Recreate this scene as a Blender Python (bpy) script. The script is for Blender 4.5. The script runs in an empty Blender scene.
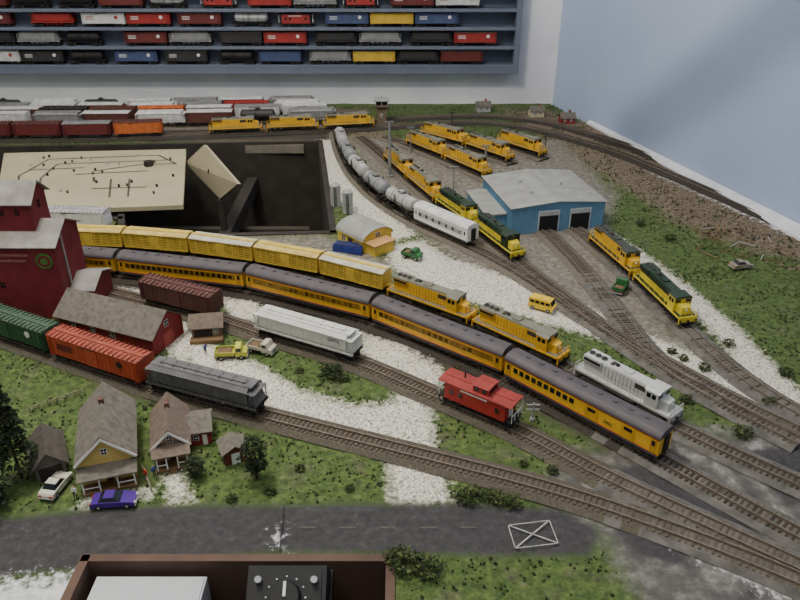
import bpy, math, random
import numpy as np
from mathutils import Vector, Matrix, kdtree
random.seed(7)
rng = np.random.default_rng(7)
H = 0.65; T = 1.0; F = 740.0; TH = math.radians(29.25)
S, C = math.sin(TH), math.cos(TH)
YW = 2.535

def G(px, py, z=0.0):
    v = py-300; d = F*S+v*C; h = H-z
    return Vector(((px-400)/d*h, (F*C-v*S)/d*h, T+z))
def W(px, py, yw=YW):
    v = py-300; t = yw/(F*C-v*S)
    return Vector(((px-400)*t, yw, T+H-(F*S+v*C)*t))
def lin(c):
    return tuple(((x/255)/12.92 if x/255 <= .04045 else ((x/255+.055)/1.055)**2.4) for x in c)

# ---------------------------------------------------------------- materials
MATS = {}
def mat(name, rgb, rough=0.6, var=0.25, scale=60, metal=0.0, bump=0.0):
    if name in MATS: return MATS[name]
    m = bpy.data.materials.new(name); m.use_nodes = True
    nt = m.node_tree; N = nt.nodes; L = nt.links
    b = N['Principled BSDF']; b.inputs['Roughness'].default_value = rough
    b.inputs['Metallic'].default_value = metal
    c = lin(rgb)
    tc = N.new('ShaderNodeTexCoord'); no = N.new('ShaderNodeTexNoise')
    no.inputs['Scale'].default_value = scale; no.inputs['Detail'].default_value = 5
    L.new(tc.outputs['Object'], no.inputs['Vector'])
    r = N.new('ShaderNodeValToRGB')
    r.color_ramp.elements[0].position = .3; r.color_ramp.elements[1].position = .7
    r.color_ramp.elements[0].color = (*[x*(1-var) for x in c], 1)
    r.color_ramp.elements[1].color = (*[min(1, x*(1+var*.25)) for x in c], 1)
    L.new(no.outputs['Fac'], r.inputs['Fac']); L.new(r.outputs['Color'], b.inputs['Base Color'])
    if bump:
        bp = N.new('ShaderNodeBump'); bp.inputs['Strength'].default_value = bump; bp.inputs['Distance'].default_value = .002
        L.new(no.outputs['Fac'], bp.inputs['Height']); L.new(bp.outputs['Normal'], b.inputs['Normal'])
    MATS[name] = m; return m

BLK = mat('black_underframe', (28, 26, 26), .7)
GLS = mat('dark_window_glass', (22, 26, 32), .15, .1)
STL = mat('wheel_steel', (95, 88, 82), .45, .3, 300, .6)
RUST = mat('rail_steel', (150, 138, 125), .4, .3, 200, .5)
TIE = mat('tie_wood', (66, 54, 45), .9, .35, 300)
TIE2 = mat('tie_wood_weathered', (94, 82, 68), .9, .35, 300)
WHT = mat('white_paint', (225, 225, 220), .5, .12)
YEL = mat('armour_yellow', (222, 172, 44), .5, .18)
YEL2 = mat('stock_car_yellow', (216, 184, 72), .6, .25)
RGR = mat('car_roof_grey', (80, 74, 78), .6, .25)
LGR = mat('light_grey_paint', (170, 170, 170), .5, .2)
RED = mat('red_paint', (190, 40, 30), .5, .2)

# ---------------------------------------------------------------- mesh builder
class MB:
    def __init__(s): s.v = []; s.f = []; s.m = []; s.mats = []; s.M = None
    def mi(s, m):
        if m not in s.mats: s.mats.append(m)
        return s.mats.index(m)
    def add(s, pts, faces, m):
        o = len(s.v)
        if s.M is not None: pts = [s.M @ Vector(p) for p in pts]
        s.v += [tuple(p) for p in pts]; i = s.mi(m)
        for f in faces: s.f.append([o+k for k in f]); s.m.append(i)
    def hexa(s, p, m):
        s.add(p, [(0,3,2,1),(4,5,6,7),(0,1,5,4),(1,2,6,5),(2,3,7,6),(3,0,4,7)], m)
    def box(s, x0, x1, y0, y1, z0, z1, m):
        s.hexa([(x0,y0,z0),(x1,y0,z0),(x1,y1,z0),(x0,y1,z0),(x0,y0,z1),(x1,y0,z1),(x1,y1,z1),(x0,y1,z1)], m)
    def cyl(s, p0, p1, r, m, n=10, r2=None):
        p0 = Vector(p0); p1 = Vector(p1); r2 = r if r2 is None else r2
        d = (p1-p0).normalized(); a = d.orthogonal().normalized(); b = d.cross(a)
        pts = []
        for p, rr in ((p0, r), (p1, r2)):
            for k in range(n):
                t = 2*math.pi*k/n; pts.append(p+a*rr*math.cos(t)+b*rr*math.sin(t))
        fs = [(k, (k+1) % n, n+(k+1) % n, n+k) for k in range(n)]+[tuple(range(n))[::-1], tuple(range(n, 2*n))]
        s.add(pts, fs, m)
    def prism(s, prof, axis, lo, hi, m):
        def mk(a, b, t):
            return (t, a, b) if axis == 'x' else ((a, t, b) if axis == 'y' else (a, b, t))
        n = len(prof)
        pts = [mk(a, b, lo) for a, b in prof]+[mk(a, b, hi) for a, b in prof]
        fs = [(k, (k+1) % n, n+(k+1) % n, n+k) for k in range(n)]+[tuple(range(n))[::-1], tuple(range(n, 2*n))]
        s.add(pts, fs, m)
    def ball(s, c, r, m, sq=(1,1,1), nu=8, nv=5):
        pts = [(c[0], c[1], c[2]+r*sq[2])]
        for i in range(1, nv):
            ph = math.pi*i/nv
            for j in range(nu):
                t = 2*math.pi*j/nu
                pts.append((c[0]+r*sq[0]*math.sin(ph)*math.cos(t), c[1]+r*sq[1]*math.sin(ph)*math.sin(t), c[2]+r*sq[2]*math.cos(ph)))
        pts.append((c[0], c[1], c[2]-r*sq[2])); fs = []
        for j in range(nu): fs.append((0, 1+j, 1+(j+1) % nu))
        for i in range(nv-2):
            for j in range(nu):
                a = 1+i*nu
                fs.append((a+j, a+nu+j, a+nu+(j+1) % nu, a+(j+1) % nu))
        a = 1+(nv-2)*nu
        for j in range(nu): fs.append((a+j, len(pts)-1, a+(j+1) % nu))
        s.add(pts, fs, m)
    def mesh(s, name, norm=True):
        me = bpy.data.meshes.new(name); me.from_pydata(s.v, [], s.f)
        for m in s.mats: me.materials.append(m)
        me.polygons.foreach_set('material_index', s.m)
        if norm:
            import bmesh
            bm = bmesh.new(); bm.from_mesh(me); bmesh.ops.recalc_face_normals(bm, faces=bm.faces); bm.to_mesh(me); bm.free()
        me.update(); return me
    def obj(s, name, loc=(0,0,0), rz=0.0, parent=None, norm=True):
        o = bpy.data.objects.new(name, s.mesh(name, norm)); bpy.context.scene.collection.objects.link(o)
        o.location = loc; o.rotation_euler = (0, 0, rz)
        if parent: o.parent = parent
        return o

def text(s, size, m, parent, loc, rot, name='lettering'):
    cu = bpy.data.curves.new(name, 'FONT'); cu.body = s; cu.size = size; cu.extrude = .0001
    cu.align_x = 'CENTER'; cu.align_y = 'CENTER'; cu.materials.append(m)
    o = bpy.data.objects.new(name, cu); bpy.context.scene.collection.objects.link(o)
    o.parent = parent; o.location = loc; o.rotation_euler = rot; return o

# ---------------------------------------------------------------- tracks
class Track:
    def __init__(s, pts, smooth=60):
        P = np.array([[p.x, p.y] for p in [G(*q) for q in pts]])
        seg = np.hypot(*np.diff(P, axis=0).T); cs = np.r_[0, np.cumsum(seg)]
        n = int(cs[-1]/.01)+1; t = np.linspace(0, cs[-1], n)
        Q = np.c_[np.interp(t, cs, P[:, 0]), np.interp(t, cs, P[:, 1])]
        for _ in range(smooth):
            Q[1:-1] = .25*Q[:-2]+.5*Q[1:-1]+.25*Q[2:]
        s.Q = Q; s.cs = np.r_[0, np.cumsum(np.hypot(*np.diff(Q, axis=0).T))]; s.len = s.cs[-1]
    def at(s, t): return np.array([np.interp(t, s.cs, s.Q[:, 0]), np.interp(t, s.cs, s.Q[:, 1])])
    def near(s, px, py):
        g = G(px, py); d = np.hypot(s.Q[:, 0]-g.x, s.Q[:, 1]-g.y); return s.cs[int(d.argmin())]
    def pose(s, t, L):
        a = s.at(t-L*.33); b = s.at(t+L*.33); c = (a+b)/2; d = b-a
        return (c[0], c[1]), math.atan2(d[1], d[0])

TR = {}
TR['passenger'] = Track([(-60,263),(0,267),(75,272),(128,278),(192,284),(255,293),(318,307),(380,326),(445,350),(508,379),(590,424),(668,466),(740,506),(800,538),(880,580)])
TR['freight'] = Track([(-60,247),(0,249),(70,250),(125,252),(190,257),(255,266),(316,277),(381,293),(475,327),(568,370),(678,431),(740,460),(800,486),(880,522)])
TR['front'] = Track([(-60,315),(0,336),(57,356),(150,388),(265,418),(340,437),(440,462),(560,493),(640,520),(720,550),(800,582),(860,610)])
TR['siding'] = Track([(95,290),(142,302),(222,320),(255,334),(310,348),(362,364),(440,400),(513,428),(560,455),(600,478),(650,500),(720,532),(800,570),(860,596)])
TR['tank'] = Track([(337,132),(341,150),(352,173),(375,198),(410,221),(478,251),(530,280),(580,315),(630,345),(700,385),(780,427),(880,470)])
TR['engine'] = Track([(360,138),(376,150),(402,174),(435,203),(475,230),(520,265),(560,297),(610,335),(660,368),(720,405),(800,445)])
TR['loco_b'] = Track([(385,138),(420,150),(462,168),(505,188)])
TR['loco_c'] = Track([(410,134),(455,145),(500,160),(512,165)])
TR['loco_d'] = Track([(440,130),(490,142),(545,160)])
TR['shop_a'] = Track([(545,232),(575,262),(605,298),(640,345),(670,375),(720,402)],20)
TR['shop_b'] = Track([(565,222),(600,250),(640,285),(685,330),(730,372),(790,414),(850,440)])
TR['main_a'] = Track([(-80,141),(100,140),(250,134),(330,131),(400,127),(480,122),(540,130),(620,154),(700,188),(800,232),(880,268)])
TR['main_b'] = Track([(360,122),(430,118),(490,116),(550,123),(630,147),(710,180),(800,218),(860,243)])
TR['stub'] = Track([(-60,229),(0,230),(112,233)])
ROWS = [126, 121, 117, 113]
for i, y in enumerate(ROWS):
    TR['yard_%d' % i] = Track([(-60-i*12, y+4), (120, y+3), (250, y+1), (345+i*8, y-1)])
BAL_D = mat('dark_ballast', (62, 56, 50), .95, .5, 350, bump=.6)
BAL_L = mat('grey_ballast', (112, 105, 94), .95, .45, 350, bump=.6)
BAL_M = mat('brown_ballast', (88, 82, 70), .95, .45, 350, bump=.6)
BAL_P = mat('dusty_ballast', (104, 101, 96), .95, .5, 60, bump=.6)
RAILTOP = .0085
def build_track(tr, idx, bal, tie):
    mb = MB(); zo = .00012*idx; n = max(2, int(tr.len/.02)); ts = np.linspace(0, tr.len, n)
    P = np.array([tr.at(t) for t in ts]); D = np.gradient(P, axis=0); D /= np.hypot(D[:, 0], D[:, 1])[:, None]; Nn = np.c_[-D[:, 1], D[:, 0]]
    def pale(p): return p[0] > .27+.35*max(0, p[1]-1.0)+random.uniform(-.03, .03) and p[1] < 1.35
    def strip(offs, m, bl=False):
        k = len(offs)
        for i in range(n-1):
            pts = []
            for j in (i, i+1):
                for o, z in offs: pts.append((P[j][0]+Nn[j][0]*o, P[j][1]+Nn[j][1]*o, T+z))
            mb.add(pts, [(j, j+1, k+j+1, k+j) for j in range(k-1)], BAL_P if bl and pale(P[i]) else m)
    strip([(-.025, .0003), (-.0165, .004+zo), (.0165, .004+zo), (.025, .0003)], bal, True)
    for g in (-.00825, .00825):
        strip([(g-.0006, .0045), (g-.0006, RAILTOP), (g+.0006, RAILTOP), (g+.0006, .0045)], RUST)
    t = .004
    while t < tr.len-.003:
        p = tr.at(t); q = tr.at(t+.002); a = math.atan2(q[1]-p[1], q[0]-p[0])
        mb.M = Matrix.Translation((p[0], p[1], T)) @ Matrix.Rotation(a+random.uniform(-.02, .02), 4, 'Z')
        mb.box(-.0014, .0014, -.0145, .0145, .003, .0056+zo*.3-(.0009 if pale(p) and random.random() < .5 else 0), tie if random.random() < .75 else TIE2); t += .0072
    mb.M = None
    return mb.obj('railroad_track', norm=False)
for i, (k, tr) in enumerate(TR.items()):
    build_track(tr, i, BAL_D if k in ('passenger','freight','main_a','main_b') else (BAL_M if k in ('front','siding') else BAL_L), TIE2 if k in ('front','siding') else TIE)

# ---------------------------------------------------------------- rolling stock
def truck(mb, x, ax=2, fm=BLK):
    sp = .021 if ax == 2 else .034
    mb.box(x-sp*.62, x+sp*.62, -.0135, -.0115, .004, .008, fm); mb.box(x-sp*.62, x+sp*.62, .0115, .0135, .004, .008, fm)
    mb.box(x-.004, x+.004, -.0135, .0135, .006, .0115, fm)
    for k in range(ax):
        xx = x-sp/2+sp*k/(ax-1)
        for sg in (-1, 1):
            mb.cyl((xx, sg*.0068, .0048), (xx, sg*.0098, .0048), .0048, STL, 12)
            mb.box(xx-.003, xx+.003, sg*.0125-.0015, sg*.0125+.0015, .003, .0075, fm)
        mb.cyl((xx, -.007, .0048), (xx, .007, .0048), .001, STL, 6)
def couplers(mb, L):
    for s in (-1, 1):
        a, b = sorted((s*(L/2-.004), s*(L/2+.0035)))
        mb.box(a, b, -.0015, .0015, .0085, .011, BLK)
def ladder(mb, x, y, z0, z1, m):
    mb.box(x-.003, x-.0025, y-.0006, y+.0006, z0, z1, m); mb.box(x+.0025, x+.003, y-.0006, y+.0006, z0, z1, m)
    z = z0+.002
    while z < z1: mb.box(x-.003, x+.003, y-.0005, y+.0005, z, z+.0005, m); z += .004
def boxcar(mb, L, m, roof=None, h=.047, ribs=True, mark=None, dm=None):
    roof = roof or m
    mb.box(-L/2, L/2, -.0165, .0165, .0115, h-.004, m)
    mb.prism([(-.0175, h-.004), (.0175, h-.004), (.0172, h-.003), (0, h-.0008), (-.0172, h-.003)], 'x', -L/2-.0005, L/2+.0005, roof)
    mb.box(-L/2, L/2, -.003, .003, h-.0012, h+.0003, roof)
    n = int(L/.009)
    for k in range(n+1):
        x = -L/2+.0005+k*(L-.001)/n
        mb.box(x-.0005, x+.0005, -.0172, .0172, h-.004, h-.0004, roof)
        if ribs and abs(x) > .012: mb.box(x-.0004, x+.0004, -.0171, .0171, .0125, h-.005, m)
    for s in (-1, 1):
        mb.box(-.011, .011, s*.0172-.0006, s*.0172+.0006, .012, h-.005, dm or m)
        mb.box(-.0235, .0115, s*.0176-.0004, s*.0176+.0004, h-.0055, h-.0045, BLK)
        mb.box(-.0115, .024, s*.0176-.0004, s*.0176+.0004, .0112, .0122, BLK)
        ladder(mb, s*(L/2-.005), -.0176, .009, h-.004, m); ladder(mb, -s*(L/2-.005), .0176, .009, h-.004, m)
        mb.box(s*(L/2)-.0008, s*(L/2)+.0008, -.012, .012, .02, .0208, m); mb.box(s*(L/2)-.0008, s*(L/2)+.0008, -.012, .012, .03, .0308, m)
        if mark:
            mb.cyl((L*.3, s*.0166, .031), (L*.3, s*.0176, .031), .0055, mark, 14)
            for k in range(3): mb.box(-L*.4, -L*.22, s*.0168-.0004, s*.0168+.0006, .024+k*.004, .0256+k*.004, mark)
    mb.box(-L/2+.004, L/2-.004, -.003, .003, .008, .012, BLK); mb.box(-.02, .02, -.008, .004, .007, .0115, BLK)
    truck(mb, -L/2+.02); truck(mb, L/2-.02); couplers(mb, L)
def stockcar(mb, L, m, roof, h=.046):
    mb.box(-L/2+.001, L/2-.001, -.015, .015, .0125, h-.004, mat('stock_interior', (78, 58, 26), .9))
    mb.box(-L/2, L/2, -.0168, .0168, .0115, .0135, m)
    for s in (-1, 1):
        z = .0148
        while z < h-.006: mb.box(-L/2, L/2, s*.0155-.0006, s*.0155+.0006, z, z+.0021, m); z += .0037
        for k in range(11):
            x = -L/2+.0012+k*(L-.0024)/10; mb.box(x-.0008, x+.0008, s*.0165-.0007, s*.0165+.0007, .012, h-.004, m)
        mb.box(-.0095, .0095, s*.0168-.0005, s*.0168+.0007, .0125, h-.008, m)
        mb.box(s*L/2-.0008, s*L/2+.0008, -.0162, .0162, .0125, h-.004, m)
        mb.box(-L/2, L/2, s*.0165-.0006, s*.0165+.0006, h-.006, h-.0035, m)
    mb.prism([(-.0178, h-.0042), (.0178, h-.0042), (.0176, h-.0032), (0, h), (-.0176, h-.0032)], 'x', -L/2-.001, L/2+.001, roof)
    mb.box(-L/2, L/2, -.0035, .0035, h-.0002, h+.0008, m)
    truck(mb, -L/2+.02); truck(mb, L/2-.02); couplers(mb, L)
def hopper(mb, L, m, roof=None, h=.047):
    roof = roof or m
    mb.prism([(-.0155, .018), (.0155, .018), (.017, .022), (.017, h-.006), (.011, h-.0015), (-.011, h-.0015), (-.017, h-.006), (-.017, .022)], 'x', -L/2+.012, L/2-.012, m)
    n = 14
    for k in range(n+1):
        x = -L/2+.0125+k*(L-.025)/n; mb.box(x-.0006, x+.0006, -.0176, .0176, .0165, h-.006, m)
    for s in (-1, 1):
        mb.box(-L/2, L/2, s*.0165-.001, s*.0165+.001, .0145, .0175, m)
        mb.box(-L/2+.008, L/2-.008, s*.0172-.0008, s*.0172+.0008, h-.008, h-.0055, m)
        xe = s*(L/2-.012); xo = s*(L/2-.001)
        mb.hexa([(xe,-.014,.018),(xo,-.014,.018),(xo,.014,.018),(xe,.014,.018),(xe,-.014,h-.01),(xe+s*.002,-.014,h-.01),(xe+s*.002,.014,h-.01),(xe,.014,h-.01)], m)
        mb.box(min(xe, xo), max(xe, xo), -.016, .016, .0125, .0145, BLK)
        for y in (-.0155, .0155):
            mb.cyl((s*(L/2-.002), y, .013), (s*(L/2-.002), y, h-.008), .0007, m, 5)
            ladder(mb, s*(L/2-.006), y*1.09, .012, h-.006, m)
        mb.box(min(xe, xo), max(xe, xo), -.0165, .0165, h-.009, h-.0078, m)
    for k in range(4):
        x = -L/2+.045+k*(L-.09)/3; w = (L-.07)/8
        mb.hexa([(x-.004,-.006,.005),(x+.004,-.006,.005),(x+.004,.006,.005),(x-.004,.006,.005),(x-w,-.0145,.0185),(x+w,-.0145,.0185),(x+w,.0145,.0185),(x-w,.0145,.0185)], m)
    mb.box(-L/2+.008, L/2-.008, -.0105, .0105, h-.0012, h-.0004, roof)
    mb.box(-L/2+.02, L/2-.02, -.0035, .0035, h-.0006, h+.0012, roof)
    for k in range(8):
        x = -L/2+.024+k*(L-.048)/7; mb.box(x-.0007, x+.0007, -.006, .006, h-.0006, h+.0018, roof)
    mb.box(-L/2, L/2, -.002, .002, .009, .0125, BLK)
    truck(mb, -L/2+.019); truck(mb, L/2-.019); couplers(mb, L)
def tankcar(mb, L, m):
    r = .0155; zc = .030; x = L/2-.014
    mb.cyl((-x, 0, zc), (x, 0, zc), r, m, 20)
    for s in (-1, 1):
        mb.cyl((s*x, 0, zc), (s*(x+.004), 0, zc), r, m, 20, r*.8); mb.cyl((s*(x+.004), 0, zc), (s*(x+.007), 0, zc), r*.8, m, 20, r*.3)
        mb.box(s*x-.002, s*x+.002, -.012, .012, .014, .02, BLK); mb.box(-x-.01, x+.01, s*.0165-.0006, s*.0165+.0006, .027, .0276, BLK)
        ladder(mb, .006*s, s*.0165, .014, .044, BLK)
        for xx in (-x*.5, x*.5): mb.cyl((xx-.0006, 0, zc), (xx+.0006, 0, zc), r+.0004, BLK, 20)
    mb.cyl((0, 0, zc+.012), (0, 0, zc+r+.005), .006, m, 14); mb.box(-.01, .01, -.006, .006, zc+r, zc+r+.001, BLK)
    mb.box(-L/2, L/2, -.004, .004, .0105, .015, BLK); mb.box(-L/2, -L/2+.01, -.014, .014, .0125, .0145, BLK); mb.box(L/2-.01, L/2, -.014, .014, .0125, .0145, BLK)
    truck(mb, -L/2+.02); truck(mb, L/2-.02); couplers(mb, L)
def caboose(mb, L, m, roof, h=.042):
    b = L/2-.011
    mb.box(-b, b, -.016, .016, .012, h-.003, m)
    mb.prism([(-.018, h-.003), (.018, h-.003), (.0172, h-.0018), (0, h), (-.0172, h-.0018)], 'x', -L/2+.001, L/2-.001, roof)
    cx = .008
    mb.box(cx-.012, cx+.012, -.0135, .0135, h-.002, h+.009, m)
    mb.prism([(-.015, h+.009), (.015, h+.009), (0, h+.011)], 'x', cx-.0135, cx+.0135, roof)
    for s in (-1, 1):
        for xx in (-.006, .006): mb.box(cx+xx-.003, cx+xx+.003, s*.0137-.0004, s*.0137+.0004, h+.001, h+.007, GLS)
        mb.box(cx+s*.0122-.0004, cx+s*.0122+.0004, -.009, .009, h+.001, h+.006, GLS)
        for xx in (-b+.012, -b+.026, b-.012): 
            mb.box(xx-.004, xx+.004, s*.0162-.0004, s*.0162+.0005, .022, .031, m); mb.box(xx-.003, xx+.003, s*.0166-.0004, s*.0166+.0005, .023, .030, GLS)
        mb.box(-.022, .02, s*.0162-.0003, s*.0162+.0004, .0335, .0355, WHT)
        mb.box(s*b-.0005*1, s*b+.0005, -.004, .004, .013, .033, WHT)
        mb.box(min(s*b, s*L/2), max(s*b, s*L/2), -.015, .015, .0115, .013, BLK)
        for y in (-.014, -.005, .005, .014): mb.cyl((s*(L/2-.001), y, .013), (s*(L/2-.001), y, .024 if abs(y) < .01 else h-.003), .0006, WHT, 5)
        mb.box(s*(L/2-.001)-.0005, s*(L/2-.001)+.0005, -.014, .014, .0235, .0245, WHT)
        for y in (-.0155, .0155): mb.box(s*(L/2-.005)-.003, s*(L/2-.005)+.003, y-.001, y+.001, .004, .005, BLK); mb.box(s*(L/2-.005)-.003, s*(L/2-.005)-.0025, y-.001, y+.001, .004, .0125, BLK)
    mb.cyl((-b+.02, .006, h-.002), (-b+.02, .006, h+.008), .0012, BLK, 8); mb.box(-L/2+.004, L/2-.004, -.003, .003, h-.001, h+.0006, roof)
    mb.box(-.018, .018, -.012, .012, .006, .012, BLK); truck(mb, -L/2+.022); truck(mb, L/2-.022); couplers(mb, L)
def passenger(mb, L, combine=False, side=YEL, roof=RGR):
    h = .0475
    prof = [(-.0172, .0365)]+[(.0178*math.sin(a), .0365+.0108*math.cos(a)**.8) for a in [math.radians(d) for d in (-86, -70, -52, -35, -17, 0, 17, 35, 52, 70, 86)]]+[(.0172, .0365)]
    mb.box(-L/2+.002, L/2-.002, -.0165, .0165, .0105, .037, side)
    mb.prism(prof, 'x', -L/2+.001, L/2-.001, roof)
    sc = side is YEL
    for s in (-1, 1):
        mb.box(-L/2+.002, L/2-.002, s*.0167-.0004, s*.0167+.0005, .009, .0125, RGR)
        mb.box(-L/2+.002, L/2-.002, s*.0167-.0004, s*.0167+.0004, .0128, .0133, RED if sc else side); mb.box(-L/2+.002, L/2-.002, s*.0167-.0004, s*.0167+.0004, .0352, .0357, RED if sc else side)
        if not combine:
            mb.box(-L/2+.016, L/2-.016, s*.0167-.0004, s*.0167+.0003, .0222, .0322, mat('window_band', (150, 112, 30), .5) if sc else LGR)
        x = -L/2+.022
        while x < L/2-.02:
            if not combine or x < -L*.02:
                mb.box(x-.0036, x+.0036, s*.0167-.0004, s*.0167+.0006, .0235, .031, GLS)
            x += .0108 if sc else .02
        if combine:
            for xx in (L*.1, L*.32):
                mb.box(xx-.010, xx+.010, s*.0167-.0004, s*.0167+.0006, .013, .0345, mat('baggage_door_yellow', (205, 155, 34), .5)); mb.box(xx-.006, xx+.006, s*.017-.0004, s*.017+.0006, .026, .031, GLS)
        for xe in (-L/2+.009, L/2-.009):
            mb.box(xe-.0042, xe+.0042, s*.0167-.0004, s*.0167+.0007, .013, .0345, mat('door_yellow', (190, 142, 32), .5) if sc else side); mb.box(xe-.0022, xe+.0022, s*.0169-.0003, s*.0169+.0008, .024, .032, GLS)
            mb.box(xe-.004, xe+.004, s*.015-.002, s*.015+.002, .0045, .0055, BLK)
        mb.box(s*(L/2-.001)-.0025, s*(L/2-.001)+.0025, -.0055, .0055, .012, .037, BLK)
        mb.box(s*(L/2-.002)-.0005, s*(L/2-.002)+.0008, -.0165, .0165, .0105, .0368, side)
    for k in range(9):
        x = -L/2+.03+k*(L-.06)/8; mb.box(x-.003, x+.003, -.0022, .0022, .0468, .0487, roof)
    for a, b in ((-.045, -.01), (0, .02), (.028, .05)): mb.box(a, b, -.013, .013, .005, .011, BLK)
    mb.box(-L/2+.01, L/2-.01, -.006, .006, .008, .011, BLK)
    truck(mb, -L/2+.038, 3); truck(mb, L/2-.038, 3); couplers(mb, L-.002)
FAN = mat('fan_grey', (96, 94, 92), .5, .2, 200, .4); GRL = mat('grille_dark', (58, 54, 46), .7)
def loco(mb, L, up, low, roof, cabm=None, rail=None, frame=BLK, trk=BLK, nose=None):
    cabm = cabm or up; rail = rail or low; nose = nose or cabm; e = L/2
    mb.box(-e+.006, e-.006, -.0168, .0168, .0135, .0165, low)
    mb.box(-e+.006, e-.006, -.0165, .0165, .012, .0137, frame)
    mb.box(-e+.007, e-.007, -.0158, .0158, .0164, .0168, roof)
    hx0, hx1 = -e+.014, e-.046
    mb.box(hx0, hx1, -.0098, .0098, .016, .029, low); mb.box(hx0, hx1, -.0098, .0098, .029, .040, up)
    mb.prism([(-.0098, .040), (.0098, .040), (.0085, .043), (-.0085, .043)], 'x', hx0, hx1, roof)
    mb.box(hx0-.0005, hx0+.030, -.0125, .0125, .034, .0405, up); mb.box(hx0-.0003, hx0+.0302, -.0123, .0123, .0405, .0427, roof); mb.box(hx0+.001, hx0+.029, -.0128, .0128, .0355, .0398, BLK)
    for k in range(3): mb.cyl((hx0+.006+k*.0105, 0, .0425), (hx0+.006+k*.0105, 0, .0447), .0048, FAN, 14); mb.cyl((hx0+.006+k*.0105, 0, .0447), (hx0+.006+k*.0105, 0, .0449), .0036, BLK, 12)
    mb.cyl((hx0+.05, 0, .043), (hx0+.05, 0, .0455), .003, BLK, 10); mb.box(hx0+.06, hx0+.075, -.006, .006, .043, .0448, roof); mb.box(hx0+.04, hx0+.046, -.005, .005, .043, .0442, GRL)
    mb.box(hx1-.02, hx1-.002, -.0101, .0101, .030, .0375, GRL)
    x = hx0+.034; q = 0
    while x < hx1-.006:
        for s in (-1, 1): mb.box(x-.0022, x+.0022, s*.0099-.0002, s*.0099+.0003, .018, .0285, low); mb.box(x+.0027, x+.003, s*.0099-.0002, s*.0099+.0004, .017, .038, BLK)
        x += .0062; q += 1
    c0, c1 = e-.046, e-.026
    mb.box(c0, c1, -.0158, .0158, .0165, .041, cabm)
    mb.prism([(-.0163, .041), (.0163, .041), (.012, .0445), (-.012, .0445)], 'x', c0-.001, c1+.002, roof)
    for s in (-1, 1):
        for xx in (c0+.006, c0+.014): mb.box(xx-.003, xx+.003, s*.0159-.0002, s*.0159+.0004, .031, .038, GLS)
        mb.box(c1-.0002, c1+.0005, -.0145, -.0045, .0325, .039, GLS) if s < 0 else mb.box(c1-.0002, c1+.0005, .0045, .0145, .0325, .039, GLS)
        mb.box(c0-.0005, c0+.0002, s*.0125-.0022, s*.0125+.0022, .0325, .038, GLS)
    mb.box(c1-.0002, c1+.0012, -.003, .003, .039, .042, BLK); mb.cyl((c1+.0012, 0, .0405), (c1+.0018, 0, .0405), .0012, WHT, 8)
    mb.hexa([(c1,-.0105,.0165),(e-.012,-.0095,.0165),(e-.012,.0095,.0165),(c1,.0105,.0165),(c1,-.0105,.032),(e-.013,-.0075,.0295),(e-.013,.0075,.0295),(c1,.0105,.032)], nose)
    mb.cyl((e-.0128, 0, .0255), (e-.0115, 0, .0255), .002, WHT, 8)
    for s in (-1, 1):
        xe = s*(e-.004)
        mb.box(xe-.001, xe+.001, -.0165, .0165, .004, .0165, low); mb.box(xe-.0015*1, xe+.0018, -.012, .012, .003, .007, frame)
        for y in (-.014, .014):
            for st in range(3): mb.box(xe-s*.001-.004, xe-s*.001+.004, y-.0022, y+.0022, .004+st*.0035, .0047+st*.0035, frame)
        y = s*.0162
        mb.box(-e+.006, c0, y-.0003, y+.0003, .0255, .0261, rail)
        xx = -e+.008
        while xx < c0: mb.box(xx-.0003, xx+.0003, y-.0003, y+.0003, .0165, .026, rail); xx += .018
        for yy in (-.015, -.006, .006, .015): mb.box(xe-.0004, xe+.0004, yy-.0004, yy+.0004, .0165, .0258, rail)
        mb.box(xe-.0004, xe+.0004, -.015, -.004, .0252, .026, rail); mb.box(xe-.0004, xe+.0004, .004, .015, .0252, .026, rail)
    mb.prism([(-.013, .005), (.013, .005), (.0155, .008), (.0155, .012), (-.0155, .012), (-.0155, .008)], 'x', -.028, .022, frame)
    truck(mb, -e+.036, 3, trk); truck(mb, e-.036, 3, trk); couplers(mb, L-.006)

def put(name, fn, tr, s, L, args=(), flip=False, kw={}):
    mb = MB(); fn(mb, L, *args, **kw)
    c, a = TR[tr].pose(s, L)
    if flip: a += math.pi
    return mb.obj(name, (c[0], c[1], T+RAILTOP), a)

# passenger train
tr = TR['passenger']; s = tr.near(666, 465)-.131; LP = .252
for k in range(5):
    o = put('passenger_car' if k else 'baggage_combine_car', passenger, 'passenger', s, LP, kw={'combine': k == 0}); s -= LP+.007
    if k == 0: text('5901', .007, BLK, o, (.052, -.0178, .0225), (math.pi/2, 0, 0), 'car_number')
# freight train with locomotives and stock cars
tr = TR['freight']; s = tr.near(676, 431)-.083
SIL = mat('primer_silver', (190, 190, 188), .45, .15)
put('diesel_locomotive', loco, 'freight', s, .166, (SIL, SIL, SIL), kw={'trk': mat('grey_truck', (110, 108, 105)), 'frame': mat('grey_truck', (110, 108, 105))}); s -= .083
s = tr.near(566, 369)-.088
UGR = mat('loco_roof_grey', (120, 118, 104), .55, .25)
for k in range(2):
    put('diesel_locomotive', loco, 'freight', s, .174, (YEL, YEL, UGR), kw={'trk': mat('loco_truck_grey', (96, 92, 86)), 'cabm': YEL}); s -= .179
s = s+.0895-.0735
SRF = mat('stock_roof', (206, 182, 104), .7, .35); SRF2 = mat('stock_roof_b', (196, 190, 170), .7, .3)
for k in range(8):
    put('stock_car', stockcar, 'freight', s, .133, (YEL2, SRF2 if k in (0, 2, 5) else SRF)); s -= .141
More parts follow.
